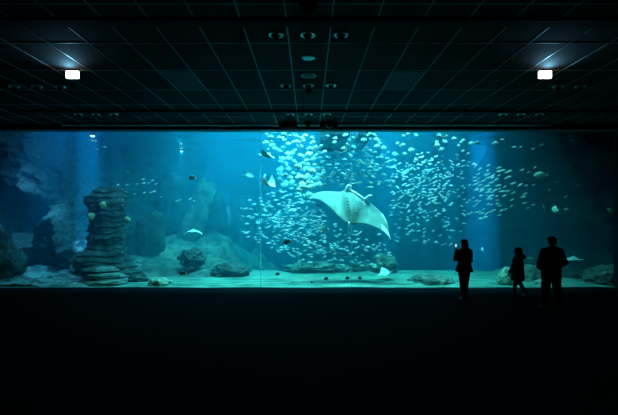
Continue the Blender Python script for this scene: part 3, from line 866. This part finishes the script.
def head(bm, c, h, yaw=0.0):
    """c centre of the head, h height; faces +y"""
    m = Matrix.Rotation(yaw, 3, 'Z'); c = Vector(c)
    def w(p): return c + m @ Vector(p)*h
    ball(bm, w((0, -.04, .1)), (.33*h, .40*h, .38*h), 20)
    ball(bm, w((0, .06, -.16)), (.27*h, .30*h, .32*h), 18)
    ball(bm, w((0, .14, -.36)), (.15*h, .17*h, .12*h), 12)
    loft(bm, [(w((0, .33, .04)), .03*h, .03*h), (w((0, .41, -.08)), .05*h, .06*h), (w((0, .36, -.13)), .06*h, .06*h)], 8)
    for s in (-1, 1):
        ball(bm, w((s*.34, -.02, -.02)), (.035*h, .08*h, .12*h), 10)
        ball(bm, w((s*.13, .33, .06)), (.07*h, .04*h, .045*h), 10)
    ball(bm, w((0, .37, -.23)), (.10*h, .04*h, .03*h), 10)

def shoe(bm, c, yaw, L, pitch=0.0):
    m = Matrix.Translation(Vector(c)) @ Matrix.Rotation(yaw, 4, 'Z') @ Matrix.Rotation(pitch, 4, 'X')
    n0 = len(bm.verts)
    loft(bm, [((0, -.36*L, .16*L), .10*L, .14*L, (1, 0, 0), (0, 0, 1)), ((0, -.25*L, .20*L), .15*L, .20*L, (1, 0, 0), (0, 0, 1)), ((0, 0, .19*L), .15*L, .19*L, (1, 0, 0), (0, 0, 1)),
              ((0, .22*L, .13*L), .17*L, .13*L, (1, 0, 0), (0, 0, 1)), ((0, .45*L, .10*L), .16*L, .10*L, (1, 0, 0), (0, 0, 1)), ((0, .60*L, .07*L), .08*L, .06*L, (1, 0, 0), (0, 0, 1))], 14, .8)
    loft(bm, [((0, -.2*L, .15*L), .16*L, .17*L), ((0, -.22*L, .5*L), .17*L, .18*L)], 14)
    bm.verts.ensure_lookup_table()
    for v in bm.verts[n0:]: v.co = m @ v.co

def person(loc, yaw, H, J, label, coat_rings, hood, hair, sleeve=.065, leg_r=(.09, .065, .05), coat_label=None, grip=None):
    """J: joints in body frame (facing +y), metres"""
    bm = bmesh.new()
    hh = J['head_h']
    head(bm, J['head'], hh, J.get('head_yaw', 0))
    limb(bm, [J['neck'], Vector(J['head']) - Vector((0, .02, hh*.25))], [.055, .05])
    k = H/1.75
    loft(bm, [((0, 0, J['hip_z'] - .06*k), .14*k, .10*k), ((0, 0, J['hip_z'] + .05*k), .165*k, .115*k), ((0, 0, J['hip_z'] + .2*k), .135*k, .10*k), ((0, .01, J['sh_z'] - .2*k), .165*k, .115*k),
              ((0, 0, J['sh_z'] - .03*k), .17*k, .10*k), ((0, 0, J['sh_z'] + .05*k), .07*k, .06*k)], 18)
    for s in 'lr':
        limb(bm, [J['sh_'+s], J['el_'+s], J['wr_'+s]], [.052*k, .04*k, .028*k])
        hd = J['hand_'+s]
        hand(bm, J['wr_'+s], hd[0], hd[1], hd[2], k, hd[3])
        limb(bm, [J['hip_'+s], J['kn_'+s], J['an_'+s]], [.085*k, .055*k, .038*k])
        f = Vector(J['an_'+s]); fy = J['foot_'+s]
        dv = Vector((-math.sin(fy), math.cos(fy), 0))
        limb(bm, [f - dv*.03*k, f + dv*.08*k - Vector((0, 0, .03*k)), f + dv*.15*k - Vector((0, 0, .045*k))], [.035*k, .032*k, .022*k])
    body = fuse('person', bm, M['skin'], None, .0075, 2)
    body.location = loc; body.rotation_euler = (0, 0, yaw)
    tag(body, label, 'person')
    # trousers
    bm = bmesh.new()
    loft(bm, [((0, 0, J['hip_z'] - .10*k), .15*k, .12*k), ((0, 0, J['hip_z'] + .12*k), .175*k, .135*k)], 18)
    for s in 'lr':
        a = Vector(J['an_'+s])
        limb(bm, [J['hip_'+s], J['kn_'+s], a + (Vector(J['kn_'+s]) - a)*.12], [leg_r[0]*k, leg_r[1]*k, leg_r[2]*k], 14)
    fuse('trousers', bm, M['trousers'], body, .012, 3)
    # coat with sleeves
    bm = bmesh.new()
    loft(bm, coat_rings, 24, .85)
    for s in 'lr':
        w, e = Vector(J['wr_'+s]), Vector(J['el_'+s])
        limb(bm, [J['sh_'+s], e, w + (e-w)*.10], [sleeve*1.15, sleeve, sleeve*.78], 14)
    coat = fuse('coat', bm, M['coat'], body, .014, 3)
    bm = bmesh.new()
    for c, r in hood: ball(bm, c, r, 18)
    fuse('hood', bm, M['coat'], coat, .012, 3)
    bm = bmesh.new()
    for c, r in hair: ball(bm, c, r, 18)
    fuse(J.get('hair_name', 'hair'), bm, M['hair'], body, .010, 2)
    for s in 'lr':
        a = Vector(J['an_'+s]); L = .26*k
        bm = bmesh.new(); shoe(bm, (a.x, a.y, a.z - .085*k), J['foot_'+s], L, J.get('pitch_'+s, 0))
        fuse('shoe', bm, M['shoe'], body, .008, 2)
    return body

# man: back to us, hands in the jacket pockets, feet apart
man = person((6.02, 10.72, 0), .06, 1.79, dict(
    head=(0, .03, 1.665), head_h=.235, head_yaw=.5, neck=(0, -.01, 1.50), hip_z=.92, sh_z=1.46,
    sh_l=(-.205, 0, 1.42), sh_r=(.205, 0, 1.42), el_l=(-.31, -.04, 1.16), el_r=(.31, -.04, 1.16), wr_l=(-.25, .12, 1.02), wr_r=(.25, .12, 1.02),
    hand_l=((.5, .75, -.45), (.8, -.5, 0), (0, .3, 1), .5), hand_r=((-.5, .75, -.45), (-.8, -.5, 0), (0, .3, 1), .5),
    hip_l=(-.10, 0, .90), hip_r=(.10, 0, .90), kn_l=(-.15, .02, .49), kn_r=(.155, .02, .49), an_l=(-.185, 0, .09), an_r=(.19, 0, .09), foot_l=.25, foot_r=-.22, hair_name='beanie'),
    'man in dark jacket standing with hands in pockets, back to us',
    [((0, .01, .72), .235, .17), ((0, .01, .80), .24, .175), ((0, .01, .95), .235, .165), ((0, 0, 1.10), .24, .16), ((0, 0, 1.27), .255, .165), ((0, 0, 1.40), .255, .15), ((0, 0, 1.47), .20, .13), ((0, 0, 1.54), .105, .10)],
    [((0, -.07, 1.50), (.155, .10, .075)), ((-.08, -.01, 1.51), (.06, .09, .055)), ((.08, -.01, 1.51), (.06, .09, .055))],
    [((0, -.01, 1.72), (.108, .125, .085)), ((0, -.04, 1.66), (.104, .10, .10))], sleeve=.085, leg_r=(.125, .098, .085))
# woman: turned a little left, phone held up in front of her
woman = person((4.21, 11.72, 0), .02, 1.68, dict(
    head=(0, .03, 1.565), head_h=.215, head_yaw=.15, neck=(0, 0, 1.42), hip_z=.88, sh_z=1.37,
    sh_l=(-.165, .01, 1.34), sh_r=(.165, .01, 1.34), el_l=(-.20, .12, 1.12), el_r=(.20, .06, 1.08), wr_l=(-.115, .30, 1.33), wr_r=(.05, .28, 1.20),
    hand_l=((.12, .25, 1), (.35, .9, -.2), (1, -.3, 0), .75), hand_r=((-.85, .4, .35), (0, -.9, .4), (0, .3, 1), .7),
    hip_l=(-.085, 0, .86), hip_r=(.085, 0, .86), kn_l=(-.055, .02, .47), kn_r=(.06, -.01, .47), an_l=(-.045, 0, .09), an_r=(.035, -.04, .09), foot_l=.2, foot_r=-.1),
    'woman in dark flared coat holding up a lit phone at the glass',
    [((0, 0, .80), .235, .20), ((0, 0, .86), .225, .19), ((0, 0, .98), .185, .155), ((0, 0, 1.08), .165, .14), ((0, 0, 1.2), .185, .145), ((0, 0, 1.32), .20, .135), ((0, 0, 1.385), .15, .11), ((0, 0, 1.44), .085, .085)],
    [((0, -.07, 1.40), (.14, .10, .07)), ((-.07, -.01, 1.41), (.05, .08, .05)), ((.07, -.01, 1.41), (.05, .08, .05))],
    [((0, -.005, 1.60), (.098, .115, .085)), ((0, -.05, 1.53), (.10, .09, .13)), ((0, -.07, 1.44), (.09, .06, .10))], sleeve=.062, leg_r=(.095, .064, .046))
# child: walking to the left
child = person((5.86, 12.12, 0), R(84), 1.42, dict(
    head=(0, .03, 1.325), head_h=.205, head_yaw=-.1, neck=(0, 0, 1.18), hip_z=.70, sh_z=1.13,
    sh_l=(-.14, .01, 1.11), sh_r=(.14, .01, 1.11), el_l=(-.18, .00, .88), el_r=(.18, .06, .89), wr_l=(-.165, .13, .70), wr_r=(.165, .17, .69),
    hand_l=((.1, .2, -1), (.8, -.3, 0), (0, 1, .1), .4), hand_r=((-.1, .2, -1), (-.8, -.3, 0), (0, 1, .1), .4),
    hip_l=(-.07, 0, .68), hip_r=(.07, 0, .68), kn_l=(-.07, .10, .38), kn_r=(.07, -.10, .38), an_l=(-.07, .13, .075), an_r=(.07, -.26, .11), foot_l=.05, foot_r=0, pitch_r=-.25),
    'child in dark hooded coat walking to the left along the glass',
    [((0, .01, .50), .185, .175), ((0, .01, .56), .185, .175), ((0, 0, .70), .175, .165), ((0, 0, .85), .165, .15), ((0, 0, 1.0), .17, .145), ((0, 0, 1.10), .165, .13), ((0, 0, 1.16), .12, .10), ((0, 0, 1.21), .075, .075)],
    [((0, -.10, 1.16), (.12, .11, .085)), ((-.06, -.02, 1.18), (.045, .08, .05)), ((.06, -.02, 1.18), (.045, .08, .05))],
    [((0, -.01, 1.36), (.092, .108, .078)), ((0, -.05, 1.30), (.09, .075, .09))], sleeve=.062, leg_r=(.095, .07, .056))
# the phone
ph = empty('smartphone'); tag(ph, 'smartphone with bright screen held up by the woman', 'phone')
bm = bmesh.new(); box(bm, -.037, .037, -.004, .004, -.075, .075, .003); build('case', bm, M['phone'], ph, smooth=False)
bm = bmesh.new(); box(bm, -.033, .033, -.0056, -.0041, -.069, .069); build('screen', bm, M['screen'], ph, smooth=False)
wm = Matrix.Translation(woman.location) @ Matrix.Rotation(.02, 4, 'Z')
ph.location = wm @ Vector((-.095, .368, 1.455)); ph.rotation_euler = (R(-8), R(6), .25)

# ------------------------------------------------------------------ light
def area(loc, size, energy, col, target=None, rot=(0, 0, 0), spread=180):
    l = bpy.data.lights.new('tank_lamp', 'AREA'); l.shape = 'RECTANGLE'; l.size, l.size_y = size
    l.energy = energy; l.color = col; l.spread = R(spread)
    o = bpy.data.objects.new('tank_lamp', l); link(o); o.location = loc
    o.rotation_euler = (Vector(target) - Vector(loc)).to_track_quat('-Z', 'Y').to_euler() if target else rot
    return o
def spot(loc, target, energy, col, ang, blend=.5, soft=.15):
    l = bpy.data.lights.new('tank_spot', 'SPOT'); l.energy = energy; l.color = col; l.spot_size = R(ang); l.spot_blend = blend; l.shadow_soft_size = soft
    o = bpy.data.objects.new('tank_spot', l); link(o); o.location = loc
    o.rotation_euler = (Vector(target) - Vector(loc)).to_track_quat('-Z', 'Y').to_euler()
    return o
CY = (.04, .80, .98); BL = (.15, .56, 1.0); TE = (.16, .93, .97)
# broad lamps over the water, behind the header
area((.8, 14.4, 8.2), (8.5, .8), 1150, TE, target=(.8, 16.4, 1.5), spread=120)
area((-7, 14.4, 8.2), (5, .8), 130, BL, target=(-7, 16.4, 1.5), spread=120)
area((-2.0, 22, 8.4), (9, 7), 620, CY, spread=120)
def shaft(u, Y, e, ang, lean=0.0, col=BL, blend=.35):
    # nearly parallel beam from high above the water
    x = (u-U0)*Y/F
    spot((x - lean*1.3, Y, 20), (x + lean, Y, 0), e, col, ang, blend, .12)
K = 150000
shaft(83, 17.0, 1.4*K, 1.9)
shaft(92, 17.6, 2.2*K, 2.0, .12)
shaft(100, 18.4, 1.2*K, 1.2, .3)
shaft(112, 19.0, .5*K, 1.6, .4)
shaft(140, 24.5, 1.7*K, 1.8, .9)
shaft(152, 24.5, 1.7*K, 1.6, 1.1)
shaft(166, 24.5, 1.3*K, 1.2, .9)
shaft(210, 24.8, 1.5*K, 2.2, -.1)
shaft(224, 25.0, 1.5*K, 2.6)
shaft(240, 25.0, 1.1*K, 1.6, .1)
shaft(388, 21.5, .9*K, 3.5, 0)
shaft(428, 21.5, .6*K, 2.2, 0)
shaft(452, 21.5, 1.0*K, 3.0, 0)
shaft(484, 22.5, 1.0*K, 4.4, 0, BL, .12)
shaft(482, 20.0, 1.3*K, 5.0, 0, BL, .12)
spot(P(181, 151, 20.5) + Vector((0, 0, .2)), P(183, 230, 20.5), 900, (.3, .9, 1), 50, .9, .08)
spot((-7.6, 14.3, 8.4), (-11.2, 16.9, 1.7), 3600, BL, 24, .8)  # unseen spot added to bring up the left cliff
spot((-8.0, 15.4, 9), (-9.6, 16.6, 0), 2200, (.10, .55, 1), 24, .8)
spot((1.7, 14.5, 8.4), P(352, 207, 15.1), 1000, (.35, 1, .95), 22, .8)  # extra unseen spot, put in to brighten the manta
spot((-.2, 15.2, 8.5), P(306, 180, 15.6), 900, (.9, 1, .95), 17, .8)
spot((.6, 14.9, 8.2), P(345, 285, 14.6), 800, TE, 80, .8)
spot((-4.4, 14.9, 8.2), P(215, 275, 16), 500, TE, 60, .9)

w = bpy.data.worlds.new('world'); SC.world = w; w.use_nodes = True
w.node_tree.nodes['Background'].inputs['Color'].default_value = (0, 0, 0, 1)

cam = bpy.data.cameras.new('camera'); co = bpy.data.objects.new('camera', cam); link(co)
co.location = (0, 0, CZ); co.rotation_euler = (R(90), 0, 0)
cam.sensor_width = 36; cam.lens = F/618*36; cam.shift_y = 8/618; cam.clip_end = 200
SC.camera = co
SC.view_settings.view_transform = 'Standard'
SC.view_settings.exposure = 0.35
SC.cycles.use_denoising = True
